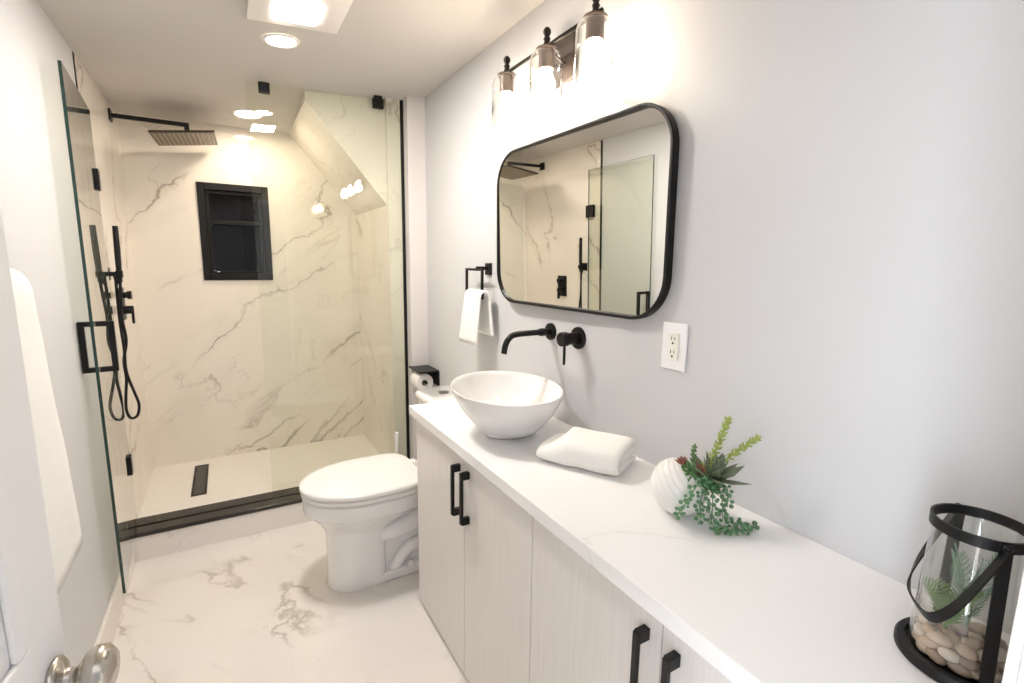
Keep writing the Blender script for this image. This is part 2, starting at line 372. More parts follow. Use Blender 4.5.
bm = NB(); box(bm, a + 0.022, b_ - 0.022, YB + 0.045, YB + 0.05, c + 0.022, 1.735); box(bm, a + 0.022, b_ - 0.022, YB + 0.035, YB + 0.04, 1.762, d - 0.02)
struct('window_pane', bm, M['pane'], parent=w)
bm = NB(); box(bm, a + 0.035, a + 0.055, YB + 0.004, YB + 0.02, c + 0.012, c + 0.018); struct('window_latch', bm, M['chrome'], parent=w)

# room door, open inwards on the left
hx, hy = -0.332, 0.112; ex, ey = -0.235, 0.862
dv = Vector((ex - hx, ey - hy, 0)); L = dv.length; dv.normalize(); nv = Vector((dv.y, -dv.x, 0))   # nv faces the room (+x)
def leafbox(bm, s0, s1, n0, n1, z0, z1, bev=0.0):
    b2 = NB(); box(b2, s0, s1, n0, n1, z0, z1, bev)
    mt = Matrix(((dv.x, nv.x, 0, hx), (dv.y, nv.y, 0, hy), (0, 0, 1, 0), (0, 0, 0, 1))); bmesh.ops.transform(b2, matrix=mt, verts=b2.verts[:])
    t = bpy.data.meshes.new('t'); b2.to_mesh(t); b2.free(); bm.from_mesh(t); bpy.data.meshes.remove(t)
bm = NB(); leafbox(bm, 0, L, -0.036, 0.0, 0.012, 2.08, 0.002)
dr = struct('door_1', bm, M['door'], 'white panelled room door standing open at the left edge', 'door')
for (z0, z1) in ((0.16, 0.80), (0.99, 1.95)):
    bm = NB(); s0, s1, t = 0.11, L - 0.098, 0.03
    for q in ((s0, s1, z0, z0 + t), (s0, s1, z1 - t, z1), (s0, s0 + t, z0 + t, z1 - t), (s1 - t, s1, z0 + t, z1 - t)): leafbox(bm, q[0], q[1], 0.0, 0.008, q[2], q[3], 0.003)
    leafbox(bm, s0 + 0.07, s1 - 0.07, 0.0, 0.006, z0 + 0.07, z1 - 0.07, 0.004)
    struct('door_panel', bm, M['door'], parent=dr)
kc = Vector((hx, hy, 0)) + dv * (L - 0.042); KZ = 0.925
bm = NB(); lathe(bm, [(0.001, 0.0), (0.030, 0.0), (0.031, 0.004), (0.026, 0.009), (0.014, 0.012), (0.011, 0.024), (0.016, 0.029), (0.028, 0.036), (0.0335, 0.046), (0.0325, 0.058), (0.023, 0.067), (0.001, 0.070)], kc + Vector((0, 0, KZ)), nv, 28)
struct('door_knob', bm, M['nickel'], 'satin nickel round knob', parent=dr, smooth=True)

# ------------------------------------------------------------------ vanity
YV0, YV1, YS = 0.118, 1.90, 0.993
DXF = 0.654
def cabinet(y0, y1, label, seam):
    t = thing('vanity_cabinet', ((DXF + XR) / 2, (y0 + y1) / 2, 0), label, 'cabinet', 'vanity cabinets under the counter')
    bm = NB(); box(bm, DXF + 0.018, XR - 0.001, y0, y1, 0.022, 0.862); box(bm, DXF + 0.02, XR - 0.001, y0 + 0.002, y1 - 0.002, 0.0, 0.022); obj('body', bm, M['wood'], t)
    for k, (a, b_) in enumerate(((y0 + 0.001, seam - 0.0015), (seam + 0.0015, y1 - 0.001))):
        bm = NB(); box(bm, DXF, DXF + 0.0175, a, b_, 0.02, 0.860, 0.0012, 1); d = obj('door', bm, M['wood'], t)
        hy_ = b_ - 0.035 if k == 0 else a + 0.035; wv = 0.013
        bm = NB()
        box(bm, DXF - 0.033, DXF - 0.022, hy_ - wv / 2, hy_ + wv / 2, 0.637, 0.818, 0.0012, 1)
        for z in (0.806, 0.637): box(bm, DXF - 0.0225, DXF + 0.0002, hy_ - wv / 2, hy_ + wv / 2, z, z + 0.012, 0.001, 1)
        box(bm, DXF - 0.028, DXF + 0.0002, hy_ - wv * 0.62, hy_ + wv * 0.62, 0.794, 0.819, 0.0012, 1); box(bm, DXF - 0.028, DXF + 0.0002, hy_ - wv * 0.62, hy_ + wv * 0.62, 0.634, 0.659, 0.0012, 1)
        obj('handle', bm, M['black'], d)
    return t
cabinet(YS + 0.001, YV1, 'pale woodgrain vanity cabinet under the white vessel sink', 1.421)
cabinet(YV0, YS - 0.001, 'pale woodgrain vanity cabinet under the potted succulents and lantern', 0.549)
bm = NB(); box(bm, CF, XR - 0.0005, YF + 0.003, 1.945, 0.8625, ZC, 0.002, 2)
tag(obj('countertop', bm, M['quartz']), 'long white quartz countertop running over both vanity cabinets', 'countertop')

# vessel sink
sk = thing('vessel_sink', (0.85, 1.46, ZC), 'white oval ceramic bowl sink sitting on the countertop', 'sink')
def oval(cx, cy, a, b_, z, sl=0.0, n=56): return [Vector((cx + a * math.cos(2 * PI * i / n), cy + b_ * math.sin(2 * PI * i / n), z + sl * math.sin(2 * PI * i / n))) for i in range(n)]
outer = [(0.0, 0.34), (0.003, 0.46), (0.010, 0.485), (0.03, 0.575), (0.06, 0.705), (0.09, 0.82), (0.12, 0.91), (0.145, 0.968), (0.162, 0.995), (0.168, 1.0)]
inner = [(0.171, 0.992), (0.169, 0.975), (0.155, 0.945), (0.13, 0.885), (0.09, 0.76), (0.055, 0.60), (0.03, 0.42), (0.018, 0.22), (0.016, 0.08)]
rings = []
for z, k in outer + inner:
    t = z / 0.168; rings.append(oval(0.843 - 0.006 * t, 1.450 + 0.010 * t, 0.194 * k, (0.095 + 0.122 * min(1, k)) * k if k < 0.5 else 0.217 * k, ZC + 0.0005 + z, 0.010 * t))
bm = NB(); loft(bm, rings); obj('bowl', bm, M['ceramic'], sk, smooth=True)
bm = NB(); lathe(bm, [(0.001, 0.003), (0.018, 0.004), (0.022, 0.001), (0.022, -0.003)], (0.85, 1.46, ZC + 0.0195), n=24); obj('drain', bm, M['chrome'], sk, smooth=True)

# wall faucet
fa = thing('wall_faucet', (XR, 1.47, 1.236), 'matte black wall mounted faucet with long spout above the bowl sink', 'faucet')
def flange(bm, y, z, r): lathe(bm, [(0.001, 0.0), (r, 0.0), (r, 0.006), (r * 0.95, 0.010), (0.001, 0.011)], (XR, y, z), (-1, 0, 0), 32)
bm = NB(); tube(bm, bez([(XR - 0.008, 1.56, 1.240), (1.02, 1.56, 1.240), (0.935, 1.56, 1.238), (0.905, 1.56, 1.226), (0.888, 1.56, 1.20), (0.881, 1.56, 1.168)], 8), 0.0115, 16)
lathe(bm, [(0.013, 0.0), (0.013, 0.05), (0.0115, 0.052)], (XR - 0.01, 1.56, 1.24), (-1, 0, 0), 20, True, True)
lathe(bm, [(0.0155, 0.0), (0.0155, 0.016)], (XR - 0.035, 1.56, 1.24), (-1, 0, 0), 20, True, True)
sp = obj('spout', bm, M['black'], fa, angle=40); bm = NB(); flange(bm, 1.56, 1.24, 0.034); obj('flange', bm, M['black'], sp, angle=40)
bm = NB(); lathe(bm, [(0.022, 0.0), (0.022, 0.048), (0.026, 0.050), (0.026, 0.072), (0.024, 0.075), (0.001, 0.075)], (XR - 0.008, 1.385, 1.238), (-1, 0, 0), 28, True)
vl = obj('valve', bm, M['black'], fa, angle=40)
bm = NB(); flange(bm, 1.385, 1.238, 0.041); obj('flange', bm, M['black'], vl, angle=40)
bm = NB(); tube(bm, [(1.031, 1.385, 1.222), (1.031, 1.385, 1.145)], 0.0052, 10); obj('lever', bm, M['black'], vl, angle=40)

# mirror
mr = thing('wall_mirror', (XR, 1.455, 1.646), 'rounded rectangular wall mirror with thick black frame above the sink', 'mirror')
def rrect(y0, y1, z0, z1, r, x, n=14):
    out = []
    for cy, cz, a0 in ((y1 - r, z1 - r, 0), (y0 + r, z1 - r, PI / 2), (y0 + r, z0 + r, PI), (y1 - r, z0 + r, 3 * PI / 2)):
        for i in range(n + 1):
            a = a0 + PI / 2 * i / n; out.append(Vector((x, cy + r * math.cos(a), cz + r * math.sin(a))))
    return out
Y0, Y1, Z0, Z1, RC = 0.970, 1.930, 1.337, 1.960, 0.135
t = 0.0105
R = [rrect(Y0 + 0.001, Y1 - 0.001, Z0 + 0.001, Z1 - 0.001, RC, XR - 0.0005), rrect(Y0, Y1, Z0, Z1, RC, XR - 0.0245), rrect(Y0 + 0.002, Y1 - 0.002, Z0 + 0.002, Z1 - 0.002, RC, XR - 0.0265),
     rrect(Y0 + t - .002, Y1 - t + .002, Z0 + t - .002, Z1 - t + .002, RC - t, XR - 0.0265), rrect(Y0 + t, Y1 - t, Z0 + t, Z1 - t, RC - t, XR - 0.0255), rrect(Y0 + t, Y1 - t, Z0 + t, Z1 - t, RC - t, XR - 0.0005)]
hang = lambda y, z: -0.001 - (y - Y0) * math.tan(math.radians(1.1)) - (z - Z0) * math.tan(math.radians(0.6))     # it hangs very slightly turned
for q_ in R:
    for p in q_: p.x += hang(p.y, p.z)
bm = NB(); loft(bm, R, False, False)
obj('frame', bm, M['black'], mr, angle=35)
bm = NB(); ring = rrect(Y0 + t - .0005, Y1 - t + .0005, Z0 + t - .0005, Z1 - t + .0005, RC - t, 0)
ta, tb = math.tan(math.radians(0.85)), math.tan(math.radians(0.6))
for p in ring: p.x = XR - 0.0135 - (p.y - 1.45) * ta - (p.z - 1.648) * tb + hang(p.y, p.z)
back = [Vector((XR - 0.001 + hang(p.y, p.z), p.y, p.z)) for p in ring]
loft(bm, [ring, back], True, True); obj('mirror_glass', bm, M['mirror'], mr)

# vanity light
vlg = thing('vanity_light', (XR, 1.50, 2.215), 'bronze three-bulb vanity light with clear glass shades above the mirror', 'light fixture')
bm = NB(); box(bm, XR - 0.022, XR - 0.0005, 1.440, 1.575, 2.135, 2.30, 0.003); obj('backplate', bm, M['plate_dark'], vlg)
XB = 0.995; BY = (1.235, 1.49, 1.764)
bm = NB(); tube(bm, [(XB, 1.205, 2.232), (XB, 1.79, 2.232)], 0.0065, 10)
for yy in (1.475, 1.525): tube(bm, bez([(XR - 0.02, 1.51 + (yy - 1.5) * 0.4, 2.20), (1.05, yy, 2.19), (1.01, yy, 2.21), (XB, yy, 2.230)], 8), 0.0055, 10)
obj('arm', bm, M['bronze'], vlg, smooth=True)
for yy in BY:
    bm = NB(); lathe(bm, [(0.001, 0.060), (0.008, 0.058), (0.0135, 0.049), (0.0135, 0.041), (0.008, 0.031), (0.010, 0.027), (0.0125, 0.022), (0.009, 0.014), (0.012, 0.008), (0.012, 0.0)], (XB, yy, 2.232), n=20); obj('finial', bm, M['bronze'], vlg, smooth=True)
    bm = NB(); lathe(bm, [(0.001, 0.0), (0.036, -0.004), (0.038, -0.009), (0.036, -0.011), (0.027, -0.012), (0.027, -0.070), (0.024, -0.071), (0.022, -0.04), (0.001, -0.04)], (XB, yy, 2.229), n=28); obj('socket', bm, M['bronze_plate'], vlg, angle=35)
    bm = NB(); prof = [(0.030, -0.014), (0.045, -0.018), (0.053, -0.028), (0.058, -0.045), (0.058, -0.200)]
    lathe(bm, prof + [(r - 0.0022, z) for r, z in reversed(prof)], (XB, yy, 2.229), n=36); obj('glass_shade', bm, M['glass_clear'], vlg, smooth=True)
    bm = NB(); lathe(bm, [(0.0135, -0.045), (0.0135, -0.072), (0.018, -0.086), (0.028, -0.105), (0.0325, -0.122), (0.031, -0.138), (0.024, -0.150), (0.012, -0.157), (0.0005, -0.158)], (XB, yy, 2.229), n=24); obj('bulb', bm, M['bulb'], vlg, smooth=True)

# outlet
ot = thing('wall_outlet', (XR, 0.945, 1.275), 'white double outlet plate on the grey wall beside the mirror', 'outlet')
bm = NB(); box(bm, XR - 0.007, XR - 0.0003, 0.901, 0.989, 1.207, 1.343, 0.003); obj('wall_plate', bm, M['plate'], ot)
bm = NB(); box(bm, XR - 0.0105, XR - 0.0065, 0.926, 0.964, 1.237, 1.313, 0.0015); rc = obj('receptacle', bm, M['recept'], ot)
bm = NB()
for zc in (1.294, 1.256):
    box(bm, XR - 0.0108, XR - 0.0100, 0.950, 0.9525, zc - 0.001, zc + 0.009); box(bm, XR - 0.0108, XR - 0.0100, 0.938, 0.9405, zc, zc + 0.008); lathe(bm, [(0.0034, 0), (0.0034, 0.0008)], (XR - 0.0100, 0.9455, zc - 0.009), (-1, 0, 0), 12, True, True)
obj('socket_holes', bm, M['slot'], rc)
for z in (1.326, 1.224):
    bm = NB(); lathe(bm, [(0.003, 0), (0.0025, 0.001)], (XR - 0.0066, 0.945, z), (-1, 0, 0), 10, False, True); obj('screw', bm, M['plate'], ot)
bm = NB(); box(bm, XR - 0.0118, XR - 0.0100, 0.939, 0.951, 1.273, 1.2765, 0.0004); obj('button', bm, M['plate'], rc)

# towel ring and hand towel
RXp, RY0, RY1, RZ0, RZ1 = 1.032, 2.035, 2.215, 1.335, 1.478
tr = thing('towel_ring', (XR, 2.09, 1.475), 'square black towel ring on the grey wall beside the mirror', 'towel ring')
bm = NB(); box(bm, XR - 0.010, XR - 0.0003, 2.062, 2.117, 1.447, 1.503, 0.0015); obj('backplate', bm, M['black'], tr)
bm = NB(); box(bm, RXp - 0.006, XR - 0.009, 2.081, 2.098, 1.470, 1.487, 0.001); obj('post', bm, M['black'], tr)
bm = NB(); q = 0.0115
box(bm, RXp - q / 2, RXp + q / 2, RY0, RY1, RZ1 - q, RZ1, 0.001, 1); box(bm, RXp - q / 2, RXp + q / 2, RY0, RY1, RZ0, RZ0 + q, 0.001, 1); box(bm, RXp - q / 2, RXp + q / 2, RY0, RY0 + q, RZ0 + q, RZ1 - q, 0.001, 1); box(bm, RXp - q / 2, RXp + q / 2, RY1 - q, RY1, RZ0 + q, RZ1 - q, 0.001, 1)
obj('ring', bm, M['black'], tr)

def drape(bm, path, th, y0, y1, ny=14, wob=0.004, taper=None, seed=0.0, sub=3):
    """path: centre line (x,z) of a hanging cloth, extruded along y; th thickness; wobble gives soft folds"""
    P = [Vector((p[0], 0, p[1])) for p in path]; P = bez(P, sub); n = len(P)
    top = []; bot = []
    for i, p in enumerate(P):
        a = P[max(0, i - 1)]; b_ = P[min(n - 1, i + 1)]; tn = (b_ - a).normalized(); nn = Vector((-tn.z, 0, tn.x))
        top.append((p, nn)); 
    ringsets = []
    for j in range(ny + 1):
        f = j / ny; ed = min(1.0, math.sin(PI * f) * 3.2 + 0.25); ring = []
        for side in (1, -1):
            seq = range(n) if side == 1 else range(n - 1, -1, -1)
            for i in seq:
                p, nn = top[i]; s = i / (n - 1); k = taper(s) if taper else (0.0, 0.0)
                y = (y0 + k[0]) + (y1 - k[1] - y0 - k[0]) * f
                dd = noise.noise(Vector((y * 14 + seed, p.z * 9, p.x * 9))) * wob
                endk = min(1.0, 0.45 + 6 * min(s, 1 - s))
                q = p + nn * (side * th / 2 * ed * endk + dd); ring.append(Vector((q.x, y, q.z)))
        ringsets.append(ring)
    loft(bm, ringsets)
zb = RZ0 + 0.0115
bm = NB(); drape(bm, [(0.990, 1.122), (0.996, 1.20), (1.004, 1.29), (1.0125, zb + 0.010), (1.032, zb + 0.023), (1.051, zb + 0.008), (1.058, 1.29), (1.062, 1.22), (1.066, 1.165)], 0.016, 2.010, 2.212, 20, 0.005, lambda s: (0.0 if s < 0.45 else -0.055 * (s - 0.45), 0.03 * math.sin(PI * s)), 2.0)
ht = obj('hand_towel', bm, M['towel'], smooth=True); tag(ht, 'small white hand towel hanging on the square black ring', 'towel')

# toilet paper
th_ = thing('toilet_paper_holder', (XR, 2.84, 0.845), 'black toilet paper holder with flat shelf on the wall behind the toilet', 'paper holder')
bm = NB(); box(bm, 0.968, XR - 0.0005, 2.74, 2.945, 0.842, 0.850, 0.001); obj('shelf', bm, M['black'], th_)
bm = NB(); box(bm, XR - 0.012, XR - 0.0005, 2.735, 2.945, 0.755, 0.842, 0.001); obj('backplate', bm, M['black'], th_)
bm = NB(); box(bm, 1.004, XR - 0.011, 2.93, 2.942, 0.776, 0.788, 0.001); tube(bm, [(1.010, 2.938, 0.782), (1.010, 2.735, 0.782)], 0.008, 12); obj('arm', bm, M['black'], th_, angle=40)
bm = NB(); lathe(bm, [(0.020, 0.0), (0.053, 0.0), (0.055, 0.003), (0.055, 0.117), (0.053, 0.12), (0.020, 0.12), (0.020, 0.0)], (1.010, 2.765, 0.775), (0, 1, 0), 32)
rl = obj('toilet_paper_roll', bm, M['paper'], angle=40); tag(rl, 'white toilet paper roll hanging under the black shelf', 'toilet paper')

# ------------------------------------------------------------------ toilet
TY = 2.215
to = thing('toilet', (0.6, TY, 0), 'white toilet with closed lid between the vanity and the shower', 'toilet')
def egg(xf, xb, hw, z, n=56, back=0.55, yp=0.8, cy=TY, tap=0.22):
    """front (-x) is a half ellipse, the back end blunt"""
    out = []; xc = xf + (xb - xf) * 0.52
    for i in range(n):
        a = 2 * PI * i / n; c, s = math.cos(a), math.sin(a)
        if c < 0: x = xc + c * (xc - xf); y = s * hw
        else:
            x = xc + (xb - xc) * (abs(c) ** back); y = hw * (1 if s >= 0 else -1) * (abs(s) ** yp) * (1 - tap * c * c)
        out.append(Vector((x, cy + y, z)))
    return out
bm = NB()
kw = dict(back=0.22, yp=0.3, tap=0.0)
loft(bm, [egg(0.318, 0.575, 0.113, 0.0005, **kw), egg(0.312, 0.575, 0.117, 0.015, **kw), egg(0.318, 0.572, 0.112, 0.05, **kw), egg(0.322, 0.572, 0.110, 0.16, **kw), egg(0.320, 0.575, 0.111, 0.262, **kw), egg(0.312, 0.60, 0.118, 0.292, back=0.3, yp=0.4, tap=0.05),
          egg(0.290, 0.68, 0.145, 0.325, back=0.4, yp=0.6, tap=0.15), egg(0.262, 0.75, 0.178, 0.358), egg(0.246, 0.78, 0.196, 0.382), egg(0.2405, 0.785, 0.2015, 0.388), egg(0.2315, 0.79, 0.2105, 0.391), egg(0.229, 0.79, 0.213, 0.400), egg(0.229, 0.79, 0.213, 0.452), egg(0.236, 0.785, 0.200, 0.461)])
# foot flange, rear pedestal and trapway
box(bm, 0.45, 1.04, TY - 0.113, TY + 0.113, 0.0005, 0.05, 0.012, 3)
loft(bm, [[Vector((x, TY + y, z)) for x, y in ((0.5, -w_), (1.05, -w_), (1.05, w_), (0.5, w_))] for z, w_ in ((0.04, 0.072), (0.2, 0.068), (0.34, 0.09), (0.46, 0.16))])
for sg in (-1, 1):
    tube(bm, bez([(0.52, TY + sg * 0.055, 0.235), (0.62, TY + sg * 0.078, 0.245), (0.74, TY + sg * 0.088, 0.285), (0.84, TY + sg * 0.088, 0.36), (0.93, TY + sg * 0.082, 0.36), (0.985, TY + sg * 0.078, 0.25), (0.97, TY + sg * 0.075, 0.12), (0.88, TY + sg * 0.075, 0.03)], 7), 0.046, 16)
    tube(bm, bez([(0.60, TY + sg * 0.070, 0.02), (0.65, TY + sg * 0.082, 0.10), (0.71, TY + sg * 0.086, 0.145), (0.78, TY + sg * 0.086, 0.13), (0.82, TY + sg * 0.080, 0.07), (0.83, TY + sg * 0.075, 0.02)], 7), 0.030, 14)
obj('bowl', bm, M['ceramic'], to, angle=42)
for sg in (-1, 1):
    bm = NB(); lathe(bm, [(0.017, 0.0), (0.017, 0.012), (0.012, 0.021), (0.001, 0.024)], (0.69, TY + sg * 0.098, 0.044), n=18); obj('bolt_cap', bm, M['ceramic'], to, smooth=True)
lk = dict(back=0.30, yp=0.42, tap=0.16)
bm = NB(); loft(bm, [egg(0.232, 0.742, 0.206, 0.4635, **lk), egg(0.224, 0.745, 0.214, 0.467, **lk), egg(0.223, 0.745, 0.215, 0.480, **lk), egg(0.228, 0.743, 0.210, 0.4850, **lk)]); st = obj('seat', bm, M['seat'], to, angle=50)
bm = NB(); loft(bm, [egg(0.228, 0.748, 0.210, 0.4895, **lk), egg(0.220, 0.750, 0.217, 0.4915, **lk), egg(0.219, 0.750, 0.218, 0.505, **lk), egg(0.223, 0.748, 0.214, 0.511, **lk), egg(0.245, 0.738, 0.196, 0.5145, **lk), egg(0.32, 0.69, 0.135, 0.5175, **lk), egg(0.44, 0.60, 0.05, 0.519, **lk)]); obj('lid', bm, M['seat'], to, angle=50)
for sg in (-1, 1):
    bm = NB(); box(bm, 0.742, 0.785, TY + sg * 0.085 - 0.022, TY + sg * 0.085 + 0.022, 0.4635, 0.500, 0.008, 3); obj('hinge', bm, M['seat'], to, angle=50)
def rr(x0, x1, y0, y1, r, z, n=6):
    out = []
    for cx, cy, a0 in ((x1 - r, y1 - r, 0), (x0 + r, y1 - r, PI / 2), (x0 + r, y0 + r, PI), (x1 - r, y0 + r, 3 * PI / 2)):
        for i in range(n + 1):
            a = a0 + PI / 2 * i / n; out.append(Vector((cx + r * math.cos(a), cy + r * math.sin(a), z)))
    return out
bm = NB(); loft(bm, [rr(0.86, 1.085, TY - 0.19, TY + 0.19, 0.05, 0.455), rr(0.845, 1.088, TY - 0.215, TY + 0.215, 0.055, 0.56), rr(0.835, 1.088, TY - 0.228, TY + 0.228, 0.055, 0.792)]); obj('tank', bm, M['ceramic'], to, angle=50)
bm = NB(); loft(bm, [rr(0.830, 1.09, TY - 0.233, TY + 0.233, 0.058, 0.794), rr(0.824, 1.09, TY - 0.238, TY + 0.238, 0.06, 0.800), rr(0.824, 1.09, TY - 0.238, TY + 0.238, 0.06, 0.822), rr(0.835, 1.085, TY - 0.227, TY + 0.227, 0.055, 0.832)]); tl = obj('tank_lid', bm, M['ceramic'], to, angle=50)
bm = NB(); lathe(bm, [(0.027, 0.0), (0.027, 0.004), (0.024, 0.006), (0.001, 0.006)], (0.945, 2.305, 0.832), n=24, cap0=True); obj('flush_button', bm, M['chrome_dark'], to, angle=40)

# toilet brush
tb_ = thing('toilet_brush', (0.796, 2.66, 0.0), 'white toilet brush in a holder standing behind the toilet', 'toilet brush')
bm = NB(); lathe(bm, [(0.001, 0.001), (0.045, 0.001), (0.048, 0.006), (0.045, 0.14), (0.042, 0.145), (0.015, 0.147)], (0.796, 2.66, 0.0), n=24); obj('holder', bm, M['seat'], tb_, angle=40)
bm = NB(); lathe(bm, [(0.009, 0.14), (0.009, 0.33), (0.012, 0.34), (0.0125, 0.518), (0.010, 0.528), (0.001, 0.529)], (0.796, 2.66, 0.0), n=16); obj('handle', bm, M['seat'], tb_, angle=40)

# ------------------------------------------------------------------ shower glass and fittings
def glass_sheet(bm, pts, nrm, th):
    """four corners, thickness along nrm; big faces slot 0, edges slot 1"""
    nrm = Vector(nrm).normalized() * th / 2; A = [bm.verts.new(Vector(p) + nrm) for p in pts]; Bv = [bm.verts.new(Vector(p) - nrm) for p in pts]
    bm.faces.new(A).material_index = 0; bm.faces.new(list(reversed(Bv))).material_index = 0
    for i in range(4): bm.faces.new((A[i], Bv[i], Bv[(i + 1) % 4], A[(i + 1) % 4])).material_index = 1
sc_ = thing('shower_screen', (0.52, YG, 0.15), 'tall fixed clear glass shower panel held by two black ceiling clips', 'shower screen')
bm = NB(); glass_sheet(bm, [(0.153, YG, 0.151), (0.962, YG, 0.151), (0.962, YG, 2.438), (0.153, YG, 2.413)], (0, 1, 0), 0.010)
obj('glass_pane', bm, M['glass'], sc_, mats=[M['glass'], M['glass']])
for (x0, x1) in ((0.214, 0.266), (0.804, 0.864)):
    zt = zceil((x0 + x1) / 2, YG) - 0.001
    bm = NB(); zt0 = 2.414 if x0 < 0.5 else 2.436
    box(bm, x0, x1, YG - 0.014, YG - 0.0052, zt0 - 0.052, zt0, 0.001, 1); box(bm, x0, x1, YG + 0.0052, YG + 0.013, zt0 - 0.052, zt0, 0.001, 1); box(bm, x0 + 0.008, x1 - 0.008, YG - 0.012, YG + 0.012, zt0 + 0.0, zt, 0.0005, 1)
    obj('ceiling_clip', bm, M['black'], sc_)
# swung-open glass door
HX, HY = -0.487, 3.0; FX, FY = -0.440, 2.330
du = Vector((FX - HX, FY - HY, 0)); DL = du.length; du.normalize(); dn = Vector((-du.y, du.x, 0))
if dn.x < 0: dn = -dn
sd = thing('shower_door', (HX, HY, 0.16), 'frameless clear glass shower door swung open along the left wall', 'shower door')
bm = NB(); glass_sheet(bm, [(HX, HY, 0.157), (FX, FY, 0.157), (FX, FY, 2.165), (HX, HY, 2.165)], dn, 0.010)
obj('glass_pane', bm, M['glass'], sd, mats=[M['glass_door'], M['glass_edge']])
def dbox(bm, s0, s1, n0, n1, z0, z1, bev=0.0):
    b2 = NB(); box(b2, s0, s1, n0, n1, z0, z1, bev, 1)
    mt = Matrix(((du.x, dn.x, 0, HX), (du.y, dn.y, 0, HY), (0, 0, 1, 0), (0, 0, 0, 1))); bmesh.ops.transform(b2, matrix=mt, verts=b2.verts[:])
    t = bpy.data.meshes.new('t'); b2.to_mesh(t); b2.free(); bm.from_mesh(t); bpy.data.meshes.remove(t)
for z in (1.855, 0.475):
    bm = NB(); dbox(bm, 0.006, 0.062, 0.0055, 0.016, z - 0.047, z + 0.047, 0.001); dbox(bm, 0.006, 0.062, -0.0156, -0.0055, z - 0.047, z + 0.047, 0.001)
    box(bm, XL + 0.0005, XL + 0.012, HY - 0.028, HY + 0.032, z - 0.047, z + 0.047, 0.001, 1); lathe(bm, [(0.007, -0.03), (0.007, 0.03)], (HX, HY + 0.002, z), n=12, cap0=True, cap1=True)
    obj('hinge', bm, M['black'], sd)
bm = NB(); hs = DL - 0.058; q = 0.0095; ho = 0.060; hz0, hz1 = 1.066, 1.262
for s_ in (1, -1):
    a, b_ = (0.005, ho) if s_ > 0 else (-ho + 0.012, -0.005)
    for z in (hz0, hz1 - 2 * q): dbox(bm, hs - q, hs + q, a, b_, z, z + 2 * q, 0.001)
    n0 = ho - 2 * q if s_ > 0 else -ho + 0.012
    dbox(bm, hs - q, hs + q, n0, n0 + 2 * q, hz0 + 2 * q, hz1 - 2 * q, 0.001)
obj('pull_handle', bm, M['black'], sd)

# rain shower
rs = thing('rain_shower', (XL, 3.595, 2.283), 'black square rain shower head on a long wall arm', 'shower head')
bm = NB(); box(bm, XL + 0.008, -0.125, 3.584, 3.606, 2.272, 2.294, 0.002); box(bm, -0.150, -0.125, 3.584, 3.606, 2.245, 2.273, 0.002); tube(bm, [(-0.1375, 3.595, 2.25), (-0.1375, 3.595, 2.212)], 0.011, 12)
obj('arm', bm, M['black'], rs)
bm = NB(); box(bm, XL + 0.0003, XL + 0.010, 3.564, 3.626, 2.252, 2.314, 0.002); obj('flange', bm, M['black'], rs)
bm = NB(); rot = Matrix.Rotation(math.radians(-7.5), 4, 'Y') @ Matrix.Rotation(math.radians(-2), 4, 'Z'); b2 = NB(); box(b2, -0.158, 0.158, -0.185, 0.185, -0.006, 0.006, 0.002)
bmesh.ops.transform(b2, matrix=Matrix.Translation((-0.1475, 3.595, 2.208)) @ rot, verts=b2.verts[:]); t_ = bpy.data.meshes.new('t'); b2.to_mesh(t_); b2.free(); bm.from_mesh(t_); bpy.data.meshes.remove(t_)
hd = obj('head', bm, M['headplate'], rs)
bm = NB()
for i in range(13):
    b2 = NB(); x0 = -0.138 + i * 0.023; box(b2, x0 - 0.006, x0 + 0.006, -0.172, 0.172, -0.0085, -0.0055, 0.001, 1)
    bmesh.ops.transform(b2, matrix=Matrix.Translation((-0.1475, 3.595, 2.208)) @ rot, verts=b2.verts[:]); t_ = bpy.data.meshes.new('t'); b2.to_mesh(t_); b2.free(); bm.from_mesh(t_); bpy.data.meshes.remove(t_)
obj('nozzle_rows', bm, M['nozzle'], hd)

# hand shower
hsx, hsy = XL, 3.048
hs_ = thing('hand_shower', (hsx, hsy, 1.42), 'black hand shower on a wall bracket with a looping hose', 'hand shower')
bm = NB(); box(bm, hsx + 0.0003, hsx + 0.010, hsy - 0.03, hsy + 0.03, 1.395, 1.455, 0.0015); tube(bm, [(hsx + 0.008, hsy, 1.425), (hsx + 0.045, hsy, 1.425)], 0.011, 12); box(bm, hsx + 0.034, hsx + 0.062, hsy - 0.016, hsy + 0.016, 1.408, 1.442, 0.003)
tube(bm, bez([(hsx + 0.030, hsy, 1.42), (hsx + 0.033, hsy, 1.40), (hsx + 0.034, hsy, 1.375)], 4), 0.009, 10); obj('bracket', bm, M['black'], hs_, angle=40)
wx = hsx + 0.048
bm = NB(); tube(bm, [(wx, hsy, 1.385), (wx - 0.001, hsy, 1.43), (wx, hsy, 1.47), (wx + 0.002, hsy - 0.002, 1.54), (wx + 0.003, hsy - 0.004, 1.61), (wx + 0.004, hsy - 0.005, 1.655)], 0.0125, 14, [0.75, 0.9, 1.0, 1.05, 1.0, 0.95]); obj('wand', bm, M['black'], hs_, angle=40)
hp = [(-0.465, 1.40), (-0.468, 1.302), (-0.468, 1.177), (-0.462, 1.058), (-0.462, 0.938), (-0.440, 0.83), (-0.428, 0.760), (-0.440, 0.700), (-0.468, 0.692), (-0.480, 0.740), (-0.474, 0.82), (-0.466, 0.903), (-0.470, 0.991), (-0.452, 1.092), (-0.458, 1.211), (-0.450, 1.340), (wx, 1.40)]
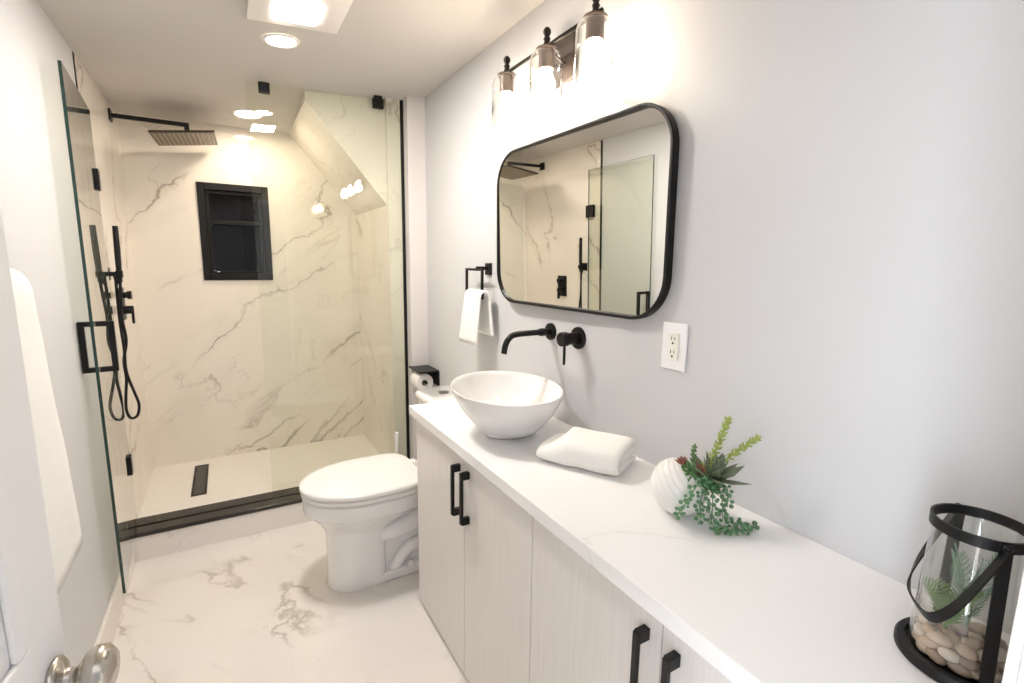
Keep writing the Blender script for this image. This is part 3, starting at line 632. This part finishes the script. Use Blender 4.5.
bm = NB(); tube(bm, bez([(x_, hsy + 0.006 + 0.012 * math.sin(i_ * 1.1), z_) for i_, (x_, z_) in enumerate(hp)], 7), 0.0068, 10); obj('hose', bm, M['black'], hs_, smooth=True)
# valve
vy = 3.33
sv = thing('shower_valve', (XL, vy, 1.27), 'black shower valve plate with knob and lever beside the hand shower', 'shower valve')
bm = NB(); box(bm, XL + 0.0003, XL + 0.010, vy - 0.055, vy + 0.055, 1.17, 1.345, 0.002); obj('plate', bm, M['black'], sv)
bm = NB(); lathe(bm, [(0.016, 0.0), (0.016, 0.02), (0.022, 0.022), (0.022, 0.04), (0.001, 0.041)], (XL + 0.009, vy, 1.305), (1, 0, 0), 22); obj('knob', bm, M['black'], sv, angle=40)
bm = NB(); lathe(bm, [(0.022, 0.0), (0.022, 0.038), (0.001, 0.039)], (XL + 0.009, vy, 1.225), (1, 0, 0), 24); box(bm, XL + 0.040, XL + 0.052, vy - 0.011, vy + 0.011, 1.150, 1.245, 0.002); obj('lever', bm, M['black'], sv, angle=40)

# linear drain
ld = thing('linear_drain', (-0.222, 3.5, 0.122), 'long dark linear drain set in the cream shower floor', 'drain')
bm = NB()
for q in ((-0.262, -0.25, 3.255, 3.75), (-0.194, -0.182, 3.255, 3.75), (-0.25, -0.194, 3.255, 3.267), (-0.25, -0.194, 3.738, 3.75)): box(bm, *q, 0.1222, 0.1262, 0.0005, 1)
obj('frame', bm, M['black'], ld)
bm = NB(); box(bm, -0.25, -0.194, 3.267, 3.738, 0.1222, 0.1245); obj('grate', bm, M['sill'], ld)

# towel bar and bath towel on the left wall
tbar = thing('towel_bar', (XL, 1.25, 1.44), 'black towel bar on the left wall under the white bath towel', 'towel bar')
bm = NB(); box(bm, -0.437, -0.411, 0.86, 1.604, 1.428, 1.452, 0.002); obj('bar', bm, M['black'], tbar)
for y in (0.885, 1.590):
    bm = NB(); box(bm, XL + 0.0003, -0.4375, y - 0.013, y + 0.013, 1.428, 1.452, 0.001); obj('post', bm, M['black'], tbar)
bm = NB(); drape(bm, [(-0.366, 0.775), (-0.374, 0.95), (-0.384, 1.15), (-0.393, 1.36), (-0.3985, 1.437), (-0.424, 1.4685), (-0.4495, 1.437), (-0.452, 1.36), (-0.457, 1.15), (-0.461, 0.95), (-0.463, 0.82)], 0.020, 0.93, 1.567, 26, 0.003, None, 5.0, 4)
bt = obj('bath_towel', bm, M['towel'], smooth=True); tag(bt, 'white bath towel hanging over the bar on the left wall', 'towel')

# ------------------------------------------------------------------ ceiling fixtures
fn = thing('exhaust_fan', (0.295, 2.03, 2.41), 'square white ceiling fan panel with a bright lens', 'ceiling fan')
def tilt(bm, cx): # follow the ceiling's slight fall
    for v in bm.verts: v.co.z += (v.co.x - cx) * 0.0658
bm = NB(); zc = zceil(0.295, 2) - 0.0015
box(bm, 0.132, 0.456, 1.84, 2.215, zc - 0.018, zc, 0.006, 3); tilt(bm, 0.295); obj('panel', bm, M['fanwhite'], fn, angle=40)
bm = NB(); box(bm, 0.222, 0.362, 1.99, 2.165, zc - 0.0215, zc - 0.0178, 0.0015, 2); tilt(bm, 0.295); obj('lens', bm, M['fanlens'], fn)
def downlight(x, y, r, label):
    z = zceil(x, y); t = thing('recessed_light', (x, y, z), label, 'ceiling light', 'recessed ceiling lights')
    bm = NB(); lathe(bm, [(r * 0.80, -0.002), (r * 0.84, -0.006), (r, -0.004), (r * 1.01, -0.0008)], (x, y, z), n=40)
    for v in bm.verts: v.co.z = min(v.co.z - z, -0.0005) + zceil(v.co.x, v.co.y)
    obj('trim_ring', bm, M['fanwhite'], t, smooth=True)
    bm = NB(); lathe(bm, [(0.001, -0.003), (r * 0.80, -0.003), (r * 0.80, -0.001)], (x, y, z), n=40)
    for v in bm.verts: v.co.z = (v.co.z - z) + zceil(v.co.x, v.co.y)
    obj('lens', bm, M['down'], t)
downlight(0.270, 2.415, 0.070, 'round recessed ceiling light next to the square fan panel')
downlight(0.185, 3.53, 0.085, 'round recessed ceiling light above the shower near the window')

# ------------------------------------------------------------------ folded towel on the counter
bm = NB(); ax = Vector((0.12, -0.22, 0)).normalized(); ac = Vector((-ax.y, ax.x, 0))   # along and across (towards the wall)
org = Vector((0.792, 1.192, ZC + 0.0008)); Lt, Wt = 0.262, 0.165
fold = [(0.160, 0.013), (0.10, 0.013), (0.030, 0.013), (0.008, 0.024), (0.002, 0.042), (0.012, 0.062), (0.040, 0.071), (0.09, 0.073), (0.135, 0.071), (0.158, 0.058), (0.150, 0.044), (0.125, 0.040), (0.070, 0.041), (0.045, 0.040)]
pp = bez([Vector((u, 0, w_)) for u, w_ in fold], 5); n_ = len(pp); ths = 0.025
rs_ = []
def sst(a, b_, x):
    t = max(0.0, min(1.0, (x - a) / (b_ - a))); return t * t * (3 - 2 * t)
NS = 36
for j in range(NS + 1):
    f = j / NS; ed = min(1.0, math.sqrt(max(0.0, math.sin(PI * f))) * 1.7 + 0.12); ring = []
    for side in (1, -1):
        for i in (range(n_) if side == 1 else range(n_ - 1, -1, -1)):
            p = pp[i]; a = pp[max(0, i - 1)]; b_ = pp[min(n_ - 1, i + 1)]; tn = (b_ - a).normalized(); nn = Vector((-tn.z, 0, tn.x)); s = i / (n_ - 1)
            q = p + nn * (side * ths / 2 * ed * min(1, 0.6 + 5 * min(s, 1 - s)))
            u = max(0, min(1, q.x / Wt)); hz = 0.64 + 0.36 * sst(0.06 + 0.08 * u, 0.42 - 0.20 * u, f)
            l = Lt * f; dn_ = noise.noise(Vector((l * 15, q.x * 13, q.z * 18))) * 0.0055
            ring.append(org + ax * (l + dn_) + ac * (q.x + dn_ * 0.7) + Vector((0, 0, max(0.0, q.z * hz + dn_ * 0.5 - 0.001))))
    rs_.append(ring)
loft(bm, rs_); ft = obj('folded_towel', bm, M['towel'], smooth=True); tag(ft, 'folded white towel lying on the counter between sink and succulents', 'towel')

# ------------------------------------------------------------------ succulents in a tipped ribbed pot
PC = Vector((0.930, 0.762, ZC + 0.0665)); PR = 0.069
ps = thing('potted_succulents', (PC.x, PC.y, ZC), 'tipped white ribbed round pot spilling artificial succulents on the counter', 'potted plant')
pax = Vector((0.40, -0.66, 0.64)).normalized()
prof = []; NP = 220
for i in range(NP + 1):
    a = -PI / 2 + (PI / 2 + 1.02) * i / NP; k = 1.006 - 0.030 * max(0.0, math.cos(i / NP * 2 * PI * 11)) ** 6
    prof.append((PR * k * math.cos(a), PR * k * math.sin(a) * 0.95))
rl_, zl_ = prof[-1]; prof += [(rl_ - 0.004, zl_ + 0.002), (rl_ - 0.006, zl_ - 0.004), (rl_ - 0.005, zl_ - 0.02)]
bm = NB(); lathe(bm, prof, PC, pax, 48); obj('pot', bm, M['pot'], ps, smooth=True)
mouth = PC + pax * (zl_ - 0.006)
bm = NB(); lathe(bm, [(0.001, 0.0), (rl_ - 0.005, -0.003)], mouth, pax, 24); obj('soil', bm, M['soil'], ps)
def clear_pot(p, m=0.0):
    d = p - PC
    if d.length < PR + m and d.normalized().dot(pax) < 0.80: return PC + d.normalized() * (PR + m)
    return p
def stem_plant(pts, mat, L0, L1, w, nl, name='sedum_stem', whorl=4):
    bm = NB(); pp = bez(pts, 14); tube(bm, pp, 0.0022, 6)
    for i in range(nl):
        t = (i + 0.5) / nl; k = min(len(pp) - 2, int(t * (len(pp) - 1))); p = pp[k].lerp(pp[k + 1], t * (len(pp) - 1) - k); tg = (pp[k + 1] - pp[k]).normalized()
        s0 = tg.orthogonal().normalized(); s1 = tg.cross(s0)
        for j in range(whorl):
            a = i * 0.82 + j * 2 * PI / whorl; d = (s0 * math.cos(a) + s1 * math.sin(a)) + tg * 0.65; Lf = L0 + (L1 - L0) * t
            leaf(bm, p, d, Lf, Lf * w, Lf * w * 0.6, 1.15, tg)
    leaf(bm, pp[-1], (pp[-1] - pp[-2]), L1, L1 * w, L1 * w * 0.8, 1.2, (1, 0, 0))
    return obj(name, bm, mat, ps, smooth=True)
m0 = mouth
stem_plant([m0, (1.000, 0.725, 1.045), (1.010, 0.712, 1.10), (1.010, 0.700, 1.140)], M['leaf_lime'], 0.0175, 0.0130, 0.60, 15, whorl=3)
stem_plant([m0, (1.010, 0.700, 1.04), (1.022, 0.664, 1.082), (1.028, 0.636, 1.112)], M['leaf_lime'], 0.0165, 0.0125, 0.60, 14, whorl=3)
stem_plant([m0, (0.949, 0.742, 1.035), (0.951, 0.742, 1.070)], M['leaf_green'], 0.013, 0.009, 0.7, 7)
def rosette(c, d, nl, L_, w_, mat, name, th=0.3, lo=0.25, hi=1.2, rings_=3):
    bm = NB(); d = Vector(d).normalized(); s0 = d.orthogonal().normalized(); s1 = d.cross(s0); c = Vector(c)
    for r_ in range(rings_):
        for j in range(nl):
            a = 2 * PI * (j + 0.5 * (r_ % 2)) / nl + r_ * 0.3; el = lo + (hi - lo) * r_ / max(1, rings_ - 1)
            dd = (s0 * math.cos(a) + s1 * math.sin(a)) * math.cos(el) + d * math.sin(el)
            Lq = L_ * (1 - 0.16 * r_) * random.uniform(0.9, 1.1); leaf(bm, c, dd, Lq, w_ * (1 - 0.12 * r_), w_ * th, 0.8, d)
    return obj(name, bm, mat, ps, smooth=True)
rosette((0.985, 0.708, 0.995), (0.05, -0.30, 1.0), 6, 0.088, 0.027, M['leaf_agave'], 'agave', 0.25, 0.35, 1.2, 3)
rosette((0.910, 0.737, 1.036), (-0.35, 0.2, 0.9), 9, 0.022, 0.010, M['leaf_red'], 'red_rosette', 0.5, 0.7, 1.4, 3)
rosette((0.946, 0.726, 1.016), (-0.4, -0.35, 0.85), 10, 0.024, 0.011, M['leaf_red'], 'red_rosette', 0.5, 0.45, 1.3, 3)
rosette((0.922, 0.732, 1.018), (-0.5, -0.1, 0.7), 8, 0.033, 0.017, M['leaf_green'], 'green_rosette', 0.45, 0.0, 0.9, 3)
rosette((0.950, 0.715, 0.995), (-0.5, -0.5, 0.7), 8, 0.028, 0.015, M['leaf_trail'], 'green_rosette', 0.5, 0.0, 1.0, 3)
rosette((0.975, 0.705, 0.985), (-0.2, -0.6, 0.6), 8, 0.030, 0.015, M['leaf_trail'], 'green_rosette', 0.5, 0.0, 1.0, 3)
rosette((0.968, 0.752, 1.005), (0.1, 0.1, 1), 8, 0.034, 0.015, M['leaf_green'], 'green_rosette', 0.5, 0.3, 1.1, 3)
def trail(pts, nl, s=0.0062):
    bm = NB(); pp = [clear_pot(p, 0.004) for p in bez(pts, 12)]; tube(bm, pp, 0.0014, 6)
    for i in range(nl):
        k = min(len(pp) - 2, int((i + 0.5) / nl * (len(pp) - 1))); p = pp[k]; tg = (pp[k + 1] - pp[k]).normalized(); s0 = tg.orthogonal().normalized(); s1 = tg.cross(s0)
        for j in range(2):
            a = i * 1.9 + j * PI + random.uniform(-.4, .4); q = p + (s0 * math.cos(a) + s1 * math.sin(a)) * s * random.uniform(1.2, 1.9)
            sz = s * random.uniform(0.7, 1.1)
            q = clear_pot(q, sz * 0.9)
            if q.z < ZC + sz: q.z = ZC + sz + 0.0006
            ball(bm, q, sz, 1, (1, 1, 0.9))
    for v in bm.verts: v.co.z = max(v.co.z, ZC + 0.0006)
    return obj('trailing_stem', bm, M['leaf_trail'], ps, smooth=True)
trail([m0, (0.925, 0.700, 1.008), (0.895, 0.692, 0.992), (0.875, 0.692, 0.970), (0.866, 0.700, 0.948), (0.862, 0.706, 0.930)], 14)
trail([m0, (0.950, 0.686, 0.980), (0.940, 0.672, 0.95), (0.925, 0.660, 0.922), (0.932, 0.640, 0.909), (0.958, 0.622, 0.909), (0.990, 0.614, 0.909), (1.022, 0.618, 0.909)], 28)
trail([m0, (0.980, 0.690, 0.980), (0.980, 0.675, 0.95), (0.968, 0.662, 0.922), (0.985, 0.642, 0.910), (1.010, 0.636, 0.910)], 17)
trail([m0, (0.930, 0.702, 0.985), (0.918, 0.690, 0.960), (0.912, 0.682, 0.935), (0.906, 0.676, 0.914)], 11)
trail([m0, (1.000, 0.690, 0.985), (1.005, 0.680, 0.960), (0.995, 0.672, 0.935)], 8)

# ------------------------------------------------------------------ lantern
LX, LY = 0.942, 0.224
la = thing('lantern', (LX, LY, ZC), 'black metal lantern with open glass cylinder, ferns and pebbles at the counter end', 'lantern')
bm = NB(); lathe(bm, [(0.001, 0.001), (0.076, 0.0006), (0.079, 0.004), (0.079, 0.014), (0.076, 0.018), (0.0665, 0.018), (0.0655, 0.011), (0.001, 0.011)], (LX, LY, ZC), n=56); obj('base', bm, M['black'], la, angle=40)
RG = 0.0625; ZT = 1.127; RT = 0.0540
bm = NB(); lathe(bm, [(RG, 0.012), (RT, 0.220), (RT - 0.0028, 0.220), (RG - 0.0028, 0.012), (RG, 0.012)], (LX, LY, ZC), n=64); obj('glass_cylinder', bm, M['glass_clear'], la, angle=40)
bm = NB(); lathe(bm, [(0.0550, -0.010), (0.0585, -0.010), (0.0585, 0.006), (0.0550, 0.006), (0.0550, -0.010)], (LX, LY, ZT), n=64); obj('top_ring', bm, M['black'], la, angle=40)
da = Vector((0.884 - 0.991, 0.178 - 0.270, 0)).normalized(); db = Vector((-da.y, da.x, 0))
if db.x > 0: db = -db
for sg in (1, -1):
    bm = NB(); c = Vector((LX, LY, 0)) + da * sg * 0.0595
    sweep(bm, [c + da * sg * 0.0105 + Vector((0, 0, ZC + 0.016)), c + da * sg * 0.005 + Vector((0, 0, 1.02)), c + Vector((0, 0, ZT + 0.004))], rect(0.0028, 0.016), up=da); obj('strap', bm, M['black'], la)
    bm = NB(); lathe(bm, [(0.005, 0.0), (0.005, 0.006), (0.001, 0.008)], c + da * sg * 0.001 + Vector((0, 0, ZT)), da * sg, 12); obj('rivet', bm, M['black'], la, smooth=True)
bm = NB(); arc = []
for i in range(33):
    a = PI * i / 32; s = math.cos(a); dep = math.sin(a) ** 0.5
    arc.append(Vector((LX, LY, 0)) + da * (0.0645 * (abs(s) ** 0.62) * (1 if s > 0 else -1)) + db * (0.062 * dep) + Vector((0, 0, ZT - 0.002 - 0.143 * dep)))
sweep(bm, arc, rect(0.0026, 0.014), up=db.lerp(Vector((0, 0, -1)), 0.35)); obj('handle', bm, M['black'], la, angle=50)
def fern(cx, cy, nfr, L_, mat, label, lean=None, seed=0):
    rnd = random.Random(seed); t = thing('artificial_fern', (cx, cy, ZC + 0.06), label, 'artificial plant')
    for k in range(nfr):
        a = 2 * PI * k / nfr + rnd.uniform(-.3, .3); out = 0.022 + rnd.uniform(0, 0.016); Lk = L_ * rnd.uniform(0.75, 1.05)
        d = Vector((math.cos(a), math.sin(a), 0))
        if lean is not None: d = (d + Vector(lean)).normalized()
        pts = [Vector((cx, cy, ZC + 0.05)), Vector((cx, cy, ZC + 0.05 + Lk * 0.5)) + d * out * 0.4, Vector((cx, cy, ZC + 0.05 + Lk * 0.9)) + d * out]
        bm = NB(); pp = bez(pts, 7); tube(bm, pp, 0.0009, 5)
        sd_ = Vector((-d.y, d.x, 0))
        for i in range(3, len(pp)):
            f = i / len(pp); w_ = 0.021 * math.sin(PI * min(1, f * 0.85 + 0.12)) + 0.003
            for s_ in (1, -1): leaf(bm, pp[i], sd_ * s_ + Vector((0, 0, 0.55)) + d * 0.15, w_, 0.0030, 0.0010, 1.0, Vector((0, 0, 1)))
        for v in bm.verts:
            r_ = Vector((v.co.x - LX, v.co.y - LY, 0))
            rm = RG + (RT - RG) * (v.co.z - ZC) / 0.214 - 0.0045
            if r_.length > rm: r_ = r_.normalized() * rm; v.co.x = LX + r_.x; v.co.y = LY + r_.y
        obj('frond', bm, mat, t, smooth=True)
    return t
fern(LX - 0.016, LY + 0.016, 11, 0.080, M['fern'], 'small yellow-green artificial fern low inside the lantern', None, 3)
fern(LX + 0.016, LY + 0.002, 8, 0.150, M['fern_pale'], 'taller blue-green artificial fern inside the lantern', (-0.2, 0.2, 0), 8)
# pebbles: one model, copies with their own size and turn
protos = []
for k in range(3):
    bm = NB(); ball(bm, (0, 0, 0), 0.0125, 2, (1.25, 0.9, 0.7))
    for v in bm.verts: v.co += v.co.normalized() * noise.noise(v.co * 60 + Vector((k * 5, 0, 0))) * 0.0022
    finish(bm, True); me = bpy.data.meshes.new('pebble'); bm.to_mesh(me); bm.free(); me.materials.append(M['pebble']); protos.append(me)
rp = random.Random(11); placed = []
lay = [(0.0125, 0.048, 13), (0.0125, 0.028, 7), (0.0125, 0.0, 1), (0.027, 0.046, 12), (0.027, 0.024, 6), (0.041, 0.042, 10), (0.041, 0.018, 5)]
for z_, r_, cnt in lay:
    for i in range(cnt):
        a = 2 * PI * (i + rp.uniform(-.15, .15)) / cnt + z_ * 40
        o = bpy.data.objects.new('pebble', rp.choice(protos)); COL.objects.link(o)
        o.location = (LX + r_ * math.cos(a), LY + r_ * math.sin(a), ZC + 0.0085 + z_ * 0.92 + rp.uniform(-.001, .001)); s = rp.uniform(0.82, 1.0)
        o.rotation_euler = (rp.uniform(-.4, .4), rp.uniform(-.4, .4), a + PI / 2 + rp.uniform(-.5, .5)); o.scale = (s * rp.uniform(0.95, 1.1), s, s * rp.uniform(0.9, 1.1))
        tag(o, 'smooth brown and grey river pebble heaped around the ferns inside the lantern', 'pebble', 'pebbles in the lantern')

for o in bpy.data.objects:
    if '_w' in o: del o['_w']
